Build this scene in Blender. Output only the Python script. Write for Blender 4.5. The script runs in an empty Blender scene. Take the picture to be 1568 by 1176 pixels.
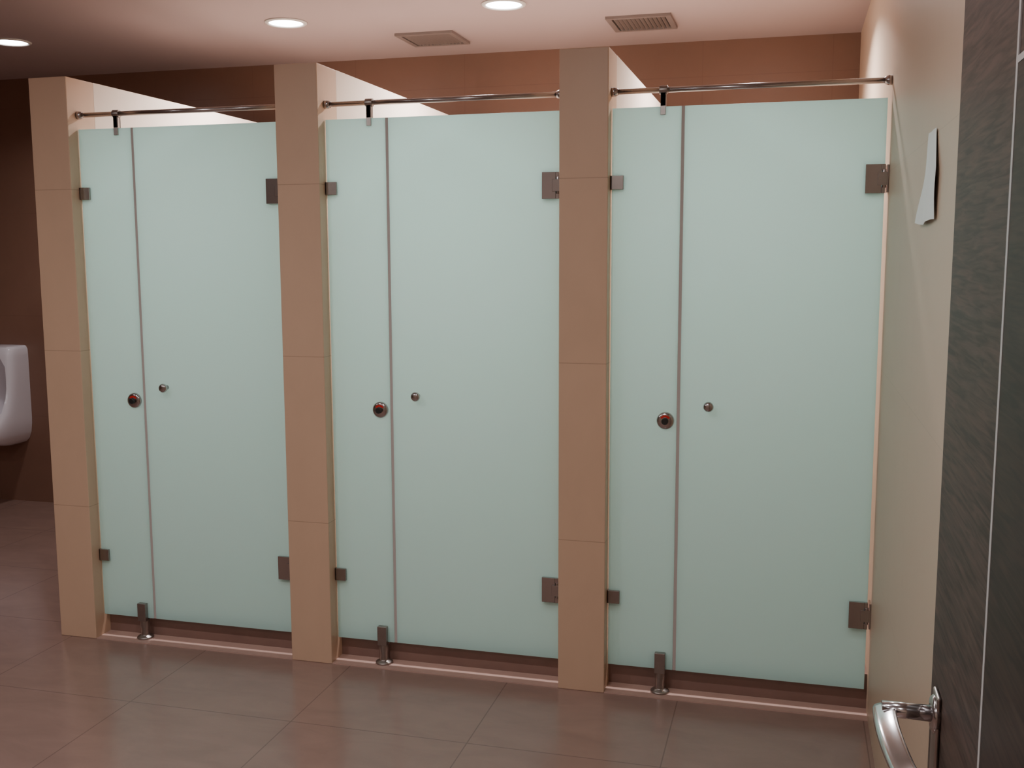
import bpy, bmesh, math
from mathutils import Vector, Matrix
S = bpy.context.scene
COL = S.collection

# ---------------------------------------------------------------- materials
def new_mat(name):
    m = bpy.data.materials.new(name); m.use_nodes = True
    nt = m.node_tree; b = nt.nodes["Principled BSDF"]
    return m, nt, b
def plain(name, col, rough=0.5, metal=0.0, spec=0.5, noise=0.0, nscale=8.0):
    m, nt, b = new_mat(name)
    b.inputs["Base Color"].default_value = (*col, 1)
    b.inputs["Roughness"].default_value = rough
    b.inputs["Metallic"].default_value = metal
    b.inputs["Specular IOR Level"].default_value = spec
    if noise > 0:
        g = nt.nodes.new("ShaderNodeNewGeometry")
        n = nt.nodes.new("ShaderNodeTexNoise"); n.inputs["Scale"].default_value = nscale
        n.inputs["Detail"].default_value = 5
        nt.links.new(g.outputs["Position"], n.inputs["Vector"])
        mx = nt.nodes.new("ShaderNodeMix"); mx.data_type = 'RGBA'
        mx.inputs["A"].default_value = (*[c*(1-noise) for c in col], 1)
        mx.inputs["B"].default_value = (*[min(1, c*(1+noise)) for c in col], 1)
        nt.links.new(n.outputs["Fac"], mx.inputs["Factor"])
        nt.links.new(mx.outputs["Result"], b.inputs["Base Color"])
    return m
def tiled(name, col, joint_col, axes, rough=0.4, noise=0.12, nscale=5, spec=0.5, stretch=(1,1,1), jw=0.004):
    """axes: dict axis-> (period, offset)"""
    m, nt, b = new_mat(name)
    N = nt.nodes; L = nt.links
    g = N.new("ShaderNodeNewGeometry")
    sep = N.new("ShaderNodeSeparateXYZ"); L.new(g.outputs["Position"], sep.inputs[0])
    last = None
    for ax, (per, off) in axes.items():
        a = N.new("ShaderNodeMath"); a.operation = 'ADD'; a.inputs[1].default_value = -off + per*100 + jw/2
        L.new(sep.outputs[ax], a.inputs[0])
        d = N.new("ShaderNodeMath"); d.operation = 'DIVIDE'; d.inputs[1].default_value = per
        L.new(a.outputs[0], d.inputs[0])
        f = N.new("ShaderNodeMath"); f.operation = 'FRACT'; L.new(d.outputs[0], f.inputs[0])
        l = N.new("ShaderNodeMath"); l.operation = 'LESS_THAN'; l.inputs[1].default_value = jw/per
        L.new(f.outputs[0], l.inputs[0])
        if last is None: last = l
        else:
            mm = N.new("ShaderNodeMath"); mm.operation = 'MAXIMUM'
            L.new(last.outputs[0], mm.inputs[0]); L.new(l.outputs[0], mm.inputs[1]); last = mm
    mp = N.new("ShaderNodeMapping"); mp.inputs["Scale"].default_value = stretch
    L.new(g.outputs["Position"], mp.inputs["Vector"])
    n = N.new("ShaderNodeTexNoise"); n.inputs["Scale"].default_value = nscale
    n.inputs["Detail"].default_value = 7; n.inputs["Roughness"].default_value = 0.6
    n.inputs["Distortion"].default_value = 0.6
    L.new(mp.outputs[0], n.inputs["Vector"])
    mx = N.new("ShaderNodeMix"); mx.data_type = 'RGBA'
    mx.inputs["A"].default_value = (*[c*(1-noise) for c in col], 1)
    mx.inputs["B"].default_value = (*[min(1, c*(1+noise)) for c in col], 1)
    L.new(n.outputs["Fac"], mx.inputs["Factor"])
    m2 = N.new("ShaderNodeMix"); m2.data_type = 'RGBA'
    L.new(last.outputs[0], m2.inputs["Factor"])
    L.new(mx.outputs["Result"], m2.inputs["A"]); m2.inputs["B"].default_value = (*joint_col, 1)
    L.new(m2.outputs["Result"], b.inputs["Base Color"])
    b.inputs["Roughness"].default_value = rough
    b.inputs["Specular IOR Level"].default_value = spec
    inv = N.new("ShaderNodeMath"); inv.operation = 'SUBTRACT'; inv.inputs[0].default_value = 1
    L.new(last.outputs[0], inv.inputs[1])
    bp = N.new("ShaderNodeBump"); bp.inputs["Strength"].default_value = 0.2; bp.inputs["Distance"].default_value = 0.002
    L.new(inv.outputs[0], bp.inputs["Height"]); L.new(bp.outputs[0], b.inputs["Normal"])
    return m

M_floor = tiled("floor_tile", (0.30,0.195,0.165), (0.20,0.13,0.11), {"X":(0.635,-0.990),"Y":(0.635,3.09)}, rough=0.18, noise=0.18, nscale=4, spec=0.65, stretch=(1,2.2,1), jw=0.004)
M_pillar = tiled("pillar_tile", (0.62,0.425,0.295), (0.47,0.31,0.21), {"Z":(0.645,0.566)}, rough=0.40, noise=0.07, nscale=6, stretch=(1,1,0.5), jw=0.003)
M_rwall = tiled("right_wall_tile", (0.58,0.435,0.32), (0.53,0.40,0.29), {"Z":(0.645,0.566),"Y":(1.2,2.75)}, rough=0.4, noise=0.04, nscale=4, jw=0.003)
M_part = tiled("partition_tile", (0.80,0.67,0.57), (0.67,0.55,0.46), {"Z":(0.645,0.566)}, rough=0.35, noise=0.04, nscale=4, jw=0.003)
M_brown = tiled("brown_wall_tile", (0.22,0.118,0.082), (0.195,0.10,0.07), {"Z":(0.645,0.566),"X":(0.645,-4.35)}, rough=0.38, noise=0.1, nscale=3, jw=0.003)
M_side = tiled("side_wall_tile", (0.5,0.38,0.30), (0.3,0.2,0.15), {"Z":(0.645,0.566),"Y":(0.645,0.1)}, rough=0.5, noise=0.06, jw=0.004)
M_ceil = plain("ceiling_paint", (0.45,0.345,0.325), 0.85, noise=0.02, nscale=2)
M_step = plain("step_riser_stone", (0.23,0.135,0.11), 0.4, noise=0.15, nscale=9)
M_thresh = plain("threshold_stone", (0.50,0.33,0.28), 0.35, noise=0.08)
M_steel = plain("polished_steel", (0.46,0.43,0.43), 0.2, 1.0)
M_dsteel = plain("dull_steel", (0.36,0.32,0.30), 0.35, 0.95, noise=0.1, nscale=60)
M_chrome = plain("chrome", (0.68,0.68,0.70), 0.17, 1.0)
M_inlay = plain("aluminium_inlay", (0.55,0.54,0.54), 0.5, 0.2)
M_red = plain("red_indicator", (0.6,0.02,0.02), 0.4)
M_black = plain("black_plastic", (0.02,0.02,0.02), 0.4)
M_white = plain("white_ceramic", (0.80,0.78,0.84), 0.12, spec=0.6)
M_vent = plain("vent_metal", (0.22,0.17,0.155), 0.5)
M_ventd = plain("vent_duct_dark", (0.03,0.025,0.02), 0.9)
M_ring = plain("downlight_trim", (0.7,0.66,0.62), 0.4)
M_paper = plain("paper", (0.84,0.94,0.93), 0.6, noise=0.05, nscale=20)
M_rubber = plain("seal_strip", (0.50,0.44,0.42), 0.5)

def emit(name, col, s):
    m = bpy.data.materials.new(name); m.use_nodes = True; nt = m.node_tree; nt.nodes.clear()
    o = nt.nodes.new("ShaderNodeOutputMaterial"); e = nt.nodes.new("ShaderNodeEmission")
    e.inputs[0].default_value = (*col,1); e.inputs[1].default_value = s
    nt.links.new(e.outputs[0], o.inputs[0]); return m
M_lamp = emit("lamp_diffuser", (1,0.97,0.97), 25)

def glass():
    m, nt, b = new_mat("frosted_glass")
    N, L = nt.nodes, nt.links
    b.inputs["Base Color"].default_value = (0.57,0.76,0.735,1)
    b.inputs["Roughness"].default_value = 0.40
    b.inputs["Specular IOR Level"].default_value = 0.4
    t = N.new("ShaderNodeBsdfTranslucent"); t.inputs[0].default_value = (0.74,0.93,0.905,1)
    mx = N.new("ShaderNodeMixShader"); mx.inputs[0].default_value = 0.5
    L.new(b.outputs[0], mx.inputs[1]); L.new(t.outputs[0], mx.inputs[2])
    L.new(mx.outputs[0], N["Material Output"].inputs[0])
    g = N.new("ShaderNodeNewGeometry"); n = N.new("ShaderNodeTexNoise"); n.inputs["Scale"].default_value = 900
    L.new(g.outputs["Position"], n.inputs["Vector"])
    bp = N.new("ShaderNodeBump"); bp.inputs["Strength"].default_value = 0.15; bp.inputs["Distance"].default_value = 0.0005
    L.new(n.outputs["Fac"], bp.inputs["Height"]); L.new(bp.outputs[0], b.inputs["Normal"])
    return m
M_glass = glass()

def wood(name, c0, c1):
    m, nt, b = new_mat(name)
    N, L = nt.nodes, nt.links
    g = N.new("ShaderNodeNewGeometry"); mp = N.new("ShaderNodeMapping")
    mp.inputs["Scale"].default_value = (1, 3.0, 45); mp.inputs["Rotation"].default_value = (0.16,0,0)
    L.new(g.outputs["Position"], mp.inputs[0])
    n = N.new("ShaderNodeTexNoise"); n.inputs["Scale"].default_value = 3; n.inputs["Detail"].default_value = 8
    n.inputs["Distortion"].default_value = 0.9
    L.new(mp.outputs[0], n.inputs[0])
    cr = N.new("ShaderNodeValToRGB")
    cr.color_ramp.elements[0].position = 0.35; cr.color_ramp.elements[0].color = (*c0,1)
    cr.color_ramp.elements[1].position = 0.68; cr.color_ramp.elements[1].color = (*c1,1)
    L.new(n.outputs["Fac"], cr.inputs[0]); L.new(cr.outputs[0], b.inputs["Base Color"])
    b.inputs["Roughness"].default_value = 0.5
    b.inputs["Specular IOR Level"].default_value = 0.3
    return m
M_wood = wood("dark_wood_veneer", (0.030,0.019,0.015), (0.095,0.060,0.048))
M_wood2 = wood("darker_wood_veneer", (0.018,0.010,0.008), (0.050,0.030,0.023))

# ---------------------------------------------------------------- mesh helpers
def obj(name, bm, mats, parent=None, smooth=False, bevel=0.0, autosm=False):
    me = bpy.data.meshes.new(name); 
    bmesh.ops.recalc_face_normals(bm, faces=bm.faces)
    bm.to_mesh(me); bm.free()
    if not isinstance(mats, (list,tuple)): mats = [mats]
    for m in mats: me.materials.append(m)
    if smooth:
        for p in me.polygons: p.use_smooth = True
    o = bpy.data.objects.new(name, me); COL.objects.link(o)
    if parent: o.parent = parent
    if bevel > 0:
        md = o.modifiers.new("bev", 'BEVEL'); md.width = bevel; md.segments = 3; md.limit_method='ANGLE'; md.angle_limit=math.radians(40)
    return o
def empty(name):
    e = bpy.data.objects.new(name, None); e.empty_display_size = 0.1; COL.objects.link(e); return e
def add_box(bm, x0,x1,y0,y1,z0,z1, mi=0):
    vs = [bm.verts.new((x,y,z)) for z in (z0,z1) for (x,y) in ((x0,y0),(x1,y0),(x1,y1),(x0,y1))]
    for idx in ((0,3,2,1),(4,5,6,7),(0,1,5,4),(1,2,6,5),(2,3,7,6),(3,0,4,7)):
        f = bm.faces.new([vs[i] for i in idx]); f.material_index = mi
def box(name, x0,x1,y0,y1,z0,z1, mat, parent=None, bevel=0.0):
    bm = bmesh.new(); add_box(bm,x0,x1,y0,y1,z0,z1); return obj(name,bm,mat,parent,bevel=bevel)
def lathe(bm, prof, origin, axis, seg=32, mi=0, cap=True):
    """prof: list of (r, h) along axis"""
    axis = Vector(axis).normalized(); ref = Vector((0,0,1)) if abs(axis.z)<0.9 else Vector((1,0,0))
    u = axis.cross(ref).normalized(); v = axis.cross(u)
    rings = []
    for r,h in prof:
        rings.append([bm.verts.new(Vector(origin)+axis*h+(u*math.cos(2*math.pi*i/seg)+v*math.sin(2*math.pi*i/seg))*max(r,1e-5)) for i in range(seg)])
    for a,b in zip(rings, rings[1:]):
        for i in range(seg):
            f = bm.faces.new((a[i],a[(i+1)%seg],b[(i+1)%seg],b[i])); f.material_index = mi; f.smooth = True
    if cap:
        f=bm.faces.new(rings[0]); f.material_index=mi
        f=bm.faces.new(rings[-1]); f.material_index=mi
def lobj(name, prof, origin, axis, mat, parent=None, seg=32):
    bm = bmesh.new(); lathe(bm, prof, origin, axis, seg)
    o = obj(name, bm, mat, parent)
    return o

# ---------------------------------------------------------------- dimensions
XR = 0.294; YF = 3.59; YB = 5.60; ZC = 2.680; XL = -5.8; YN = -1.3
HP = 2.293; YG = 3.652
PW = 0.172
PX = [-2.947, -1.874, -0.794]
OPEN = [(PX[0]+PW, PX[1]), (PX[1]+PW, PX[2]), (PX[2]+PW, XR)]

# room shell
box("floor", XL-0.1, XR+0.1, YN-0.1, YB+0.1, -0.1, 0.0, M_floor)
box("ceiling", XL-0.1, XR+0.1, YN-0.1, YB+0.1, ZC, ZC+0.1, M_ceil)
box("wall_back", XL-0.1, XR+0.1, YB, YB+0.1, 0, ZC, M_brown)
box("wall_right", XR, XR+0.1, YN, YB, 0, ZC, M_rwall)
box("wall_left", XL-0.1, XL, YN, YB, 0, ZC, M_brown)
box("wall_front", XL-0.1, XR+0.1, YN-0.1, YN, 0, ZC, M_side)

# pillars + partitions
for i, px in enumerate(PX):
    nm = "stall_pillar" if i == 0 else "stall_pillar.%03d" % i
    box(nm, px, px+PW, YF, YF+0.17, 0, HP, M_pillar, bevel=0.003)
    box("wall_partition_%d" % (i+1), px+0.0005, px+PW-0.0005, YF+0.17, YB, 0, HP, M_part)

# raised stall floors (riser) and threshold strips
for i,(a,b) in enumerate(OPEN):
    box("trim_step_%d" % (i+1), a, b, YG+0.035, YB, 0.0, 0.13, M_step)
    box("trim_threshold_%d" % (i+1), a, b, YF+0.002, YG+0.035, 0.0, 0.004, M_thresh)

# ---------------------------------------------------------------- stall fronts
ZG0, ZG1 = 0.090, 2.094
for i,(a,b) in enumerate(OPEN):
    suf = "" if i==0 else ".%03d" % i
    xs = a + 0.247
    # fixed panel
    fx = empty("frosted_glass_side_panel"+suf)
    box("glass", a+0.004, xs-0.006, YG-0.005, YG+0.005, ZG0, ZG1, M_glass, fx, bevel=0.001)
    for j,z in enumerate((1.841,0.350)):
        bm = bmesh.new()
        add_box(bm, a+0.0005, a+0.046, YG-0.016, YG-0.0052, z-0.024, z+0.024)
        add_box(bm, a+0.0005, a+0.046, YG+0.0052, YG+0.016, z-0.024, z+0.024)
        add_box(bm, a+0.0005, a+0.006, YG-0.016, YG+0.016, z-0.024, z+0.024)
        obj("wall_clamp_%d"%(j+1), bm, M_dsteel, fx, bevel=0.0015)
    # privacy indicator lock on edge of fixed panel
    lx, lz = xs-0.044, 1.009
    bm = bmesh.new()
    lathe(bm, [(0.031,0),(0.031,0.006),(0.028,0.011),(0.022,0.013),(0.0,0.013)], (lx,YG-0.005,lz), (0,-1,0), 40, 0, True)
    lathe(bm, [(0.012,0.0),(0.012,0.019),(0.010,0.021)], (lx,YG-0.012,lz), (0,-1,0), 24, 2, True)
    prev=None
    for k in range(13):
        t = math.radians(35+110*k/12)
        p1 = bm.verts.new((lx+0.0135*math.cos(t), YG-0.0186, lz+0.0135*math.sin(t)))
        p2 = bm.verts.new((lx+0.021*math.cos(t), YG-0.0186, lz+0.021*math.sin(t)))
        if prev:
            f = bm.faces.new((prev[0],p1,p2,prev[1])); f.material_index=1
        prev=(p1,p2)
    obj("indicator_lock", bm, [M_steel, M_red, M_black], fx)
    # door
    dr = empty("frosted_glass_door"+suf)
    box("glass", xs+0.006, b-0.012, YG-0.005, YG+0.005, ZG0, ZG1, M_glass, dr, bevel=0.001)
    for j,z in enumerate((1.836,0.357)):
        bm = bmesh.new()
        x1 = b-0.0005
        add_box(bm, x1-0.072, x1-0.022, YG-0.017, YG-0.0052, z-0.047, z+0.047)
        add_box(bm, x1-0.072, x1-0.022, YG+0.0052, YG+0.017, z-0.047, z+0.047)
        add_box(bm, x1-0.022, x1-0.010, YG-0.017, YG-0.0052, z-0.047, z-0.026)
        add_box(bm, x1-0.022, x1-0.010, YG-0.017, YG-0.0052, z+0.026, z+0.047)
        add_box(bm, x1-0.034, x1-0.005, YG-0.021, YG-0.013, z-0.021, z+0.021)
        add_box(bm, x1-0.006, x1, YG-0.020, YG+0.028, z-0.045, z+0.045)
        lathe(bm, [(0.0065,-0.030),(0.0065,0.030)], (x1-0.014,YG-0.014,z), (0,0,1), 20)
        obj("hinge_%d"%(j+1), bm, M_steel, dr, bevel=0.0012)
    kx, kz = xs+0.107, 1.067
    lobj("knob", [(0.009,0),(0.008,0.012),(0.012,0.018),(0.017,0.023),(0.018,0.030),(0.015,0.036),(0.008,0.0385),(0,0.039)], (kx,YG-0.005,kz), (0,-1,0), M_steel, dr)
    # seal strip on the door edge
    box("edge_seal", xs-0.0055, xs+0.0055, YG-0.003, YG+0.003, ZG0, ZG1, M_rubber, dr)
    # header rail
    hr = empty("header_rail"+suf)
    zr = 2.150
    lobj("rail_tube", [(0.0095,0),(0.0095,b-a-0.002)], (a+0.001,YG,zr), (1,0,0), M_steel, hr)
    lobj("end_flange_1", [(0.016,0),(0.016,0.010),(0.012,0.022)], (a+0.0005,YG,zr), (1,0,0), M_steel, hr)
    lobj("end_flange_2", [(0.016,0),(0.016,0.010),(0.012,0.022)], (b-0.0005,YG,zr), (-1,0,0), M_steel, hr)
    bm = bmesh.new(); bx = xs-0.068
    lathe(bm, [(0.015,-0.014),(0.015,0.014)], (bx,YG,zr), (1,0,0), 28)
    add_box(bm, bx-0.009, bx+0.009, YG-0.011, YG-0.0052, 2.066, zr-0.008)
    add_box(bm, bx-0.009, bx+0.009, YG+0.0052, YG+0.011, 2.066, zr-0.008)
    add_box(bm, bx-0.009, bx+0.009, YG-0.011, YG+0.011, ZG1+0.001, zr-0.008)
    obj("glass_bracket", bm, M_dsteel, hr, bevel=0.001)
    # floor post
    bm = bmesh.new(); pxx = xs-0.050; py = YG-0.004
    lathe(bm, [(0.034,0.004),(0.034,0.010),(0.028,0.014),(0.017,0.018),(0.016,0.040),(0.019,0.060),(0.019,0.085)], (pxx,py,0), (0,0,1), 36)
    add_box(bm, pxx-0.019, pxx+0.019, py-0.022, YG-0.0055, 0.080, 0.156)
    add_box(bm, pxx-0.019, pxx+0.019, YG+0.0055, YG+0.018, 0.080, 0.156)
    obj("glass_support_post"+suf, bm, M_dsteel, None, bevel=0.002)

# ---------------------------------------------------------------- downlights
def downlight(i, x, y, power, col=(1,0.93,0.92), spread=150):
    e = empty("recessed_downlight" + ("" if i==0 else ".%03d"%i)); e.location=(x,y,ZC)
    bm = bmesh.new()
    lathe(bm, [(0.078,-0.001),(0.098,-0.001),(0.098,-0.005),(0.090,-0.010),(0.080,-0.008),(0.078,-0.001)], (0,0,0), (0,0,1), 48, 0, False)
    obj("trim_ring", bm, M_ring, e)
    bm = bmesh.new(); lathe(bm, [(0.0,-0.002),(0.079,-0.002),(0.079,-0.004),(0.0,-0.004)], (0,0,0),(0,0,1),48,0,False)
    obj("diffuser", bm, M_lamp, e)
    ld = bpy.data.lights.new("lamp", 'AREA'); ld.shape='DISK'; ld.size=0.14; ld.energy=power; ld.color=col
    ld.spread = math.radians(spread)
    lo = bpy.data.objects.new("lamp", ld); COL.objects.link(lo); lo.parent = e; lo.location=(0,0,-0.012)
CW=(1,0.95,0.95)
lights = [(-2.335,4.61,36,CW,142),(-1.253,4.54,41,CW,142),(-0.185,4.56,41,CW,142),(-3.89,4.63,10,CW,150),
          (-0.9,1.7,15,CW,175),(-2.3,1.7,14,CW,175),(-3.7,1.7,8,CW,175),(-0.9,-0.3,12,CW,175),(-2.6,-0.3,11,CW,175),(-4.4,0.2,4,CW,175)]
for i,(x,y,p,c,sp) in enumerate(lights):
    downlight(i,x,y,p,c,sp)

# ---------------------------------------------------------------- vents
def vent(i,x,y):
    bm = bmesh.new(); h=0.15; z1=ZC-0.0005; z0=ZC-0.012
    for (a,b,c,d) in ((-h,h,-h,-h+0.025),(-h,h,h-0.025,h),(-h,-h+0.025,-h+0.025,h-0.025),(h-0.025,h,-h+0.025,h-0.025)):
        add_box(bm,x+a,x+b,y+c,y+d,z0,z1,0)
    add_box(bm,x-h+0.025,x+h-0.025,y-h+0.025,y+h-0.025,z1-0.002,z1,1)
    n=12
    for k in range(n):
        cx = x-h+0.03+(k+0.5)*(2*h-0.06)/n
        vs=[bm.verts.new(p) for p in ((cx-0.006,y-h+0.025,z0+0.001),(cx-0.004,y-h+0.025,z0),(cx+0.006,y-h+0.025,z1-0.002),(cx+0.004,y-h+0.025,z1-0.001))]
        vt=[bm.verts.new(v.co+Vector((0,2*h-0.05,0))) for v in vs]
        for q in range(4):
            bm.faces.new((vs[q],vs[(q+1)%4],vt[(q+1)%4],vt[q]))
    obj("ceiling_air_vent"+("" if i==0 else ".%03d"%i), bm, [M_vent,M_ventd])
vent(0,-1.79,5.14); vent(1,-0.72,5.06)

# ---------------------------------------------------------------- urinal
def urinal(name, xc):
    bm = bmesh.new()
    secs = [ # z, halfwidth, depth
        (0.385,0.09,0.12),(0.400,0.13,0.20),(0.425,0.155,0.27),(0.465,0.17,0.315),(0.52,0.178,0.32),(0.56,0.18,0.29),
        (0.61,0.18,0.235),(0.70,0.18,0.195),(0.83,0.18,0.175),(0.96,0.18,0.165),(1.000,0.178,0.160),(1.020,0.168,0.15),(1.025,0.155,0.13)]
    n=28; rings=[]
    for z,hw,d in secs:
        ring=[]
        for k in range(n+1):
            t=math.pi*k/n
            c,s=math.cos(t),math.sin(t); e=0.30
            x=xc+hw*math.copysign(abs(c)**e,c); y=YB-0.001-d*abs(s)**e
            ring.append(bm.verts.new((x,y,z)))
        rings.append(ring)
    for a,b in zip(rings,rings[1:]):
        for k in range(n): bm.faces.new((a[k],a[k+1],b[k+1],b[k]))
        bm.faces.new((a[n],a[0],b[0],b[n]))
    bm.faces.new(rings[0]); bm.faces.new(rings[-1])
    o=obj(name,bm,M_white)
    cb=bmesh.new()
    cs=[(0.48,0.06,0.25,0.12),(0.50,0.10,0.28,0.08),(0.55,0.13,0.29,0.06),(0.61,0.145,0.30,0.05),(0.76,0.15,0.30,0.045),(0.90,0.14,0.30,0.05),(0.95,0.11,0.30,0.09),(0.965,0.07,0.30,0.12)]
    rr=[]
    for z,hw,y1,y0 in cs:
        ring=[]
        for k in range(32):
            t=2*math.pi*k/32; c,s=math.cos(t),math.sin(t); e=0.6
            yc=(y1+y0)/2; yd=(y1-y0)/2
            ring.append(cb.verts.new((xc+hw*math.copysign(abs(c)**e,c), YB-(yc+yd*math.copysign(abs(s)**e,s)), z)))
        rr.append(ring)
    for a,b in zip(rr,rr[1:]):
        for k in range(32): cb.faces.new((a[k],a[(k+1)%32],b[(k+1)%32],b[k]))
    cb.faces.new(rr[0]); cb.faces.new(rr[-1])
    c=obj("cutter",cb,M_white)
    md=o.modifiers.new("b",'BOOLEAN'); md.object=c; md.operation='DIFFERENCE'; md.solver='EXACT'
    dg=bpy.context.evaluated_depsgraph_get(); me=bpy.data.meshes.new_from_object(o.evaluated_get(dg))
    o.modifiers.clear(); o.data=me
    bpy.data.objects.remove(c)
    bv=o.modifiers.new("bv",'BEVEL'); bv.width=0.006; bv.segments=3; bv.limit_method='ANGLE'; bv.angle_limit=math.radians(50)
    for p in me.polygons: p.use_smooth=True
    try:
        me.set_sharp_from_angle(angle=math.radians(45))
    except Exception: pass
    return o
urinal("urinal", -4.90)

# ---------------------------------------------------------------- wooden door with lever
DX = 0.2053
d = empty("door_1")
box("door_leaf", DX, DX+0.042, 0.55, 1.500, 0.01, 2.12, M_wood, d, bevel=0.002)
bm = bmesh.new()
add_box(bm, DX-0.0014, DX+0.001, 1.123, 1.132, 0.012, 2.118)
add_box(bm, DX-0.0014, DX+0.001, 0.90, 1.123, 1.780, 1.787)
obj("metal_inlay", bm, M_inlay, d)
box("inset_panel", DX-0.0010, DX+0.001, 0.90, 1.1225, 0.02, 1.7795, M_wood2, d)
bm = bmesh.new()
add_box(bm, DX, XR-0.0005, 0.47, 0.546, 0.0, 2.16)
obj("hinge_jamb", bm, M_wood, d)
HX,HY,HZ = DX,1.420,0.988
lobj("lever_rosette", [(0.025,0),(0.025,0.007),(0.022,0.010),(0.013,0.011)], (HX,HY,HZ), (-1,0,0), M_steel, d)
bm = bmesh.new(); add_box(bm, HX-0.006, HX-0.0002, HY-0.022, HY+0.022, HZ-0.19, HZ+0.03)
obj("lever_backplate", bm, M_dsteel, d, bevel=0.003)
lobj("lever_neck", [(0.011,0.008),(0.0105,0.072)], (HX,HY,HZ), (-1,0,0), M_chrome, d)
bm = bmesh.new(); rings=[]
N=22
for k in range(N+1):
    t=k/N; y=HY+0.016-0.175*t
    xo = HX-0.068-0.003*math.sin(math.pi*t)+0.014*t*t
    zo = HZ-0.003+0.004*math.sin(math.pi*min(1,t*1.1))-0.012*t
    w = 0.0145-0.001*t
    th = 0.006
    ring=[]
    for q in range(16):
        a=2*math.pi*q/16; c,s=math.cos(a),math.sin(a)
        ux=w*math.copysign(abs(c)**0.6,c); uz=th*math.copysign(abs(s)**0.45,s)
        ti=math.radians(15)
        ring.append(bm.verts.new((xo+ux*math.cos(ti)+uz*math.sin(ti), y, zo+ux*math.sin(ti)+uz*math.cos(ti))))
    rings.append(ring)
for a,b in zip(rings,rings[1:]):
    for q in range(16):
        bm.faces.new((a[q],a[(q+1)%16],b[(q+1)%16],b[q])).smooth=True
bm.faces.new(rings[0]); bm.faces.new(rings[-1])
obj("lever_grip", bm, M_chrome, d)

# ---------------------------------------------------------------- paper notice on right wall
bm = bmesh.new()
nu,nv=14,20; grid=[]
for j in range(nv+1):
    v=j/nv; row=[]
    y0 = 2.45 - 0.055*min(1,v*2.2) + 0.004*math.sin(v*9)
    y1 = 2.57 + 0.13*v**1.5 + 0.005*math.sin(v*8+1)
    for i in range(nu+1):
        u=i/nu; y=y0+(y1-y0)*u
        off=0.003+0.003*v+0.005*(0.2+v)*math.sin(u*5+v*3)**2
        z=1.865-0.200*v+0.004*math.sin(u*6+1)*v
        row.append(bm.verts.new((XR-off, y, z)))
    grid.append(row)
for j in range(nv):
    for i in range(nu): bm.faces.new((grid[j][i],grid[j][i+1],grid[j+1][i+1],grid[j+1][i]))
o=obj("paper_notice", bm, M_paper)
md=o.modifiers.new("s",'SOLIDIFY'); md.thickness=0.0006

# ---------------------------------------------------------------- world + camera
w = bpy.data.worlds.new("world"); S.world = w; w.use_nodes=True
w.node_tree.nodes["Background"].inputs[0].default_value=(0.05,0.045,0.045,1)
w.node_tree.nodes["Background"].inputs[1].default_value=0.3
cam = bpy.data.cameras.new("camera"); co = bpy.data.objects.new("camera", cam); COL.objects.link(co)
yaw=math.radians(15.06); p=math.radians(7.20); roll=math.radians(0.2)
fwd=Vector((-math.sin(yaw)*math.cos(p), math.cos(yaw)*math.cos(p), -math.sin(p)))
r0=Vector((math.cos(yaw),math.sin(yaw),0)); u0=r0.cross(fwd)
right=r0*math.cos(roll)-u0*math.sin(roll); up=right.cross(fwd)
R=Matrix((right,up,-fwd)).transposed()
co.matrix_world = Matrix.Translation((0,0,1.6)) @ R.to_4x4()
cam.sensor_width=36; cam.lens=1590/1568*36; cam.clip_start=0.02
S.camera=co
print("DONE")
